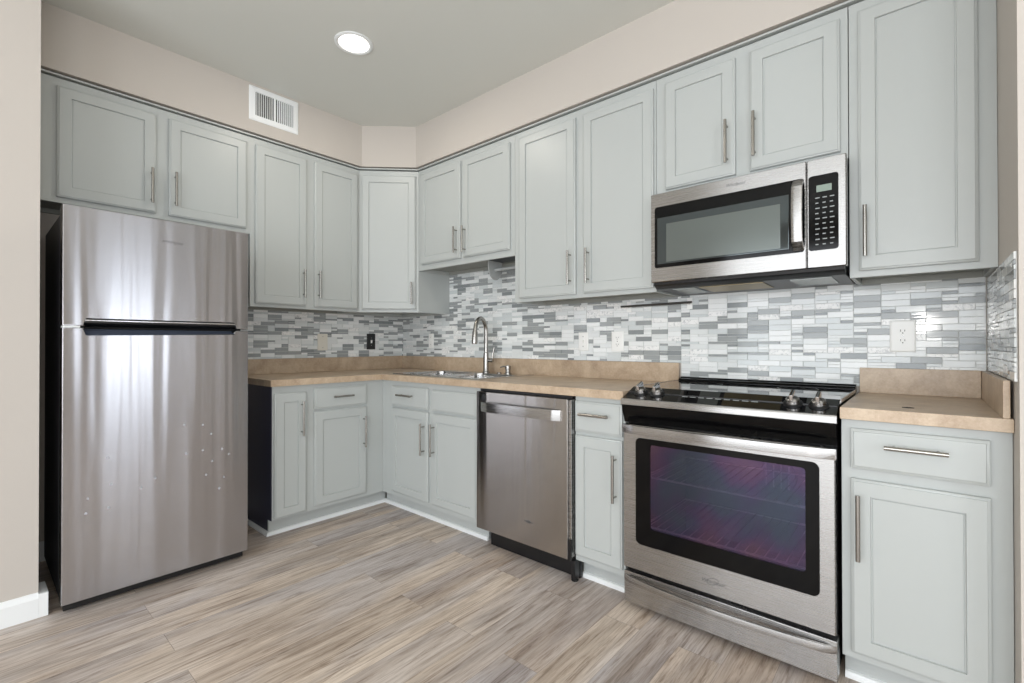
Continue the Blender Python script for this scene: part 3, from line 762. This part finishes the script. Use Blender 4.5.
# towel rail under the tall cabinet
t = thing('towel_rail', 'thin metal towel rail on white brackets under the tall cabinet', 'rail', (2.125, 0, 1.322))
for x in (.03, .375):
    MB().box(x-.014, x+.014, -.0115, -.0068, -.030, .030, MT['plate'], .0015).build('bracket', None, t)
    MB().tube([(x, -.0117, 0), (x, -.05, 0)], .005, MT['nickel'], 10).build('arm', None, t)
MB().tube([(0, -.05, 0), (.40, -.05, .003)], .0058, MT['dark_steel'], 12).build('bar', None, t)
# paper towel holder under the sink cabinet
t = thing('paper_towel_holder', 'empty grey paper towel holder mounted under the cabinet above the sink', 'paper towel holder', (1.245, -.16, 1.671))
m = MB(); pts = [(-.068, 0), (.068, 0)]+[(.068*math.cos(PI*k/14), -.035-.095*math.sin(PI*k/14)) for k in range(0, 15)]
for x, nm in ((0, 'bracket'), (.28, 'bracket')):
    m = MB(); m.prism(pts, x, x+.008, 'x', MT['bracket']); m.build(nm, None, t)
MB().box(.008, .28, -.065, .065, -.006, -.0005, MT['black']).build('mounting_bar', None, t, smooth=False)
MB().tube([(.008, 0, -.062), (.28, 0, -.062)], .011, MT['bracket'], 12).build('rod', None, t)

# vent register on the soffit (faces +x)
t = thing('air_vent', 'white metal air vent on the soffit above the wall cabinets', 'vent', (.33, -1.22, 2.589), PI/2)
m = MB(); o_ = rrect(-.15, .15, -.105, .105, .004, 3); i_ = rrect(-.115, .115, -.072, .072, .003, 3)
m.loops([[(x, -.0003, z) for x, z in i_], [(x, -.0003, z) for x, z in o_], [(x, -.003, z) for x, z in o_], [(x, -.009, z) for x, z in rrect(-.14, .14, -.096, .096, .004, 3)], [(x, -.009, z) for x, z in i_], [(x, -.0003, z) for x, z in i_]], MT['white'], False, False)
m.build('frame', None, t)
MB().box(-.115, .115, -.0012, -.0004, -.072, .072, MT['void']).build('duct_backing', None, t, smooth=False)
MB().box(-.006, .006, -.0088, -.0014, -.072, .072, MT['white']).build('divider', None, t, smooth=False)
for side in (-1, 1):
    m = MB()
    for k in range(8):
        x = side*(.017+k*.0128) ; dx = .0022*side if side > 0 else -.0045
        m.prism([(x-dx, -.0018), (x-dx+.0012, -.0018), (x+dx+.0012, -.0085), (x+dx, -.0085)], -.072, .072, 'z', MT['white'])
    m.build('louvers', None, t, smooth=False)
# recessed ceiling lights
for i, (lx, ly, lb) in enumerate(((1.145, -1.146, 'round white recessed ceiling light, switched on'),)):
    t = thing('recessed_light', lb, 'ceiling light', (lx, ly, CEIL))
    m = MB(); n = 40
    m.loops([[(r_*math.cos(2*PI*k/n), r_*math.sin(2*PI*k/n), z) for k in range(n)] for r_, z in ((.098, -.0003), (.098, -.004), (.088, -.007), (.078, -.004))], MT['white'], False, False)
    m.build('trim_ring', None, t)
    MB().lathe(0, 0, [(.078, -.0005), (.078, -.0032), (.04, -.0036)], MT['lamp_on'], 40).build('lens', None, t)
    l = bpy.data.lights.new('ceiling_lamp', 'AREA'); l.shape = 'DISK'; l.size = .15; l.energy = 5; l.color = (1, .93, .82)
    lo = bpy.data.objects.new('ceiling_lamp', l); C.objects.link(lo); lo.parent = t; lo.location = (0, 0, -.01)
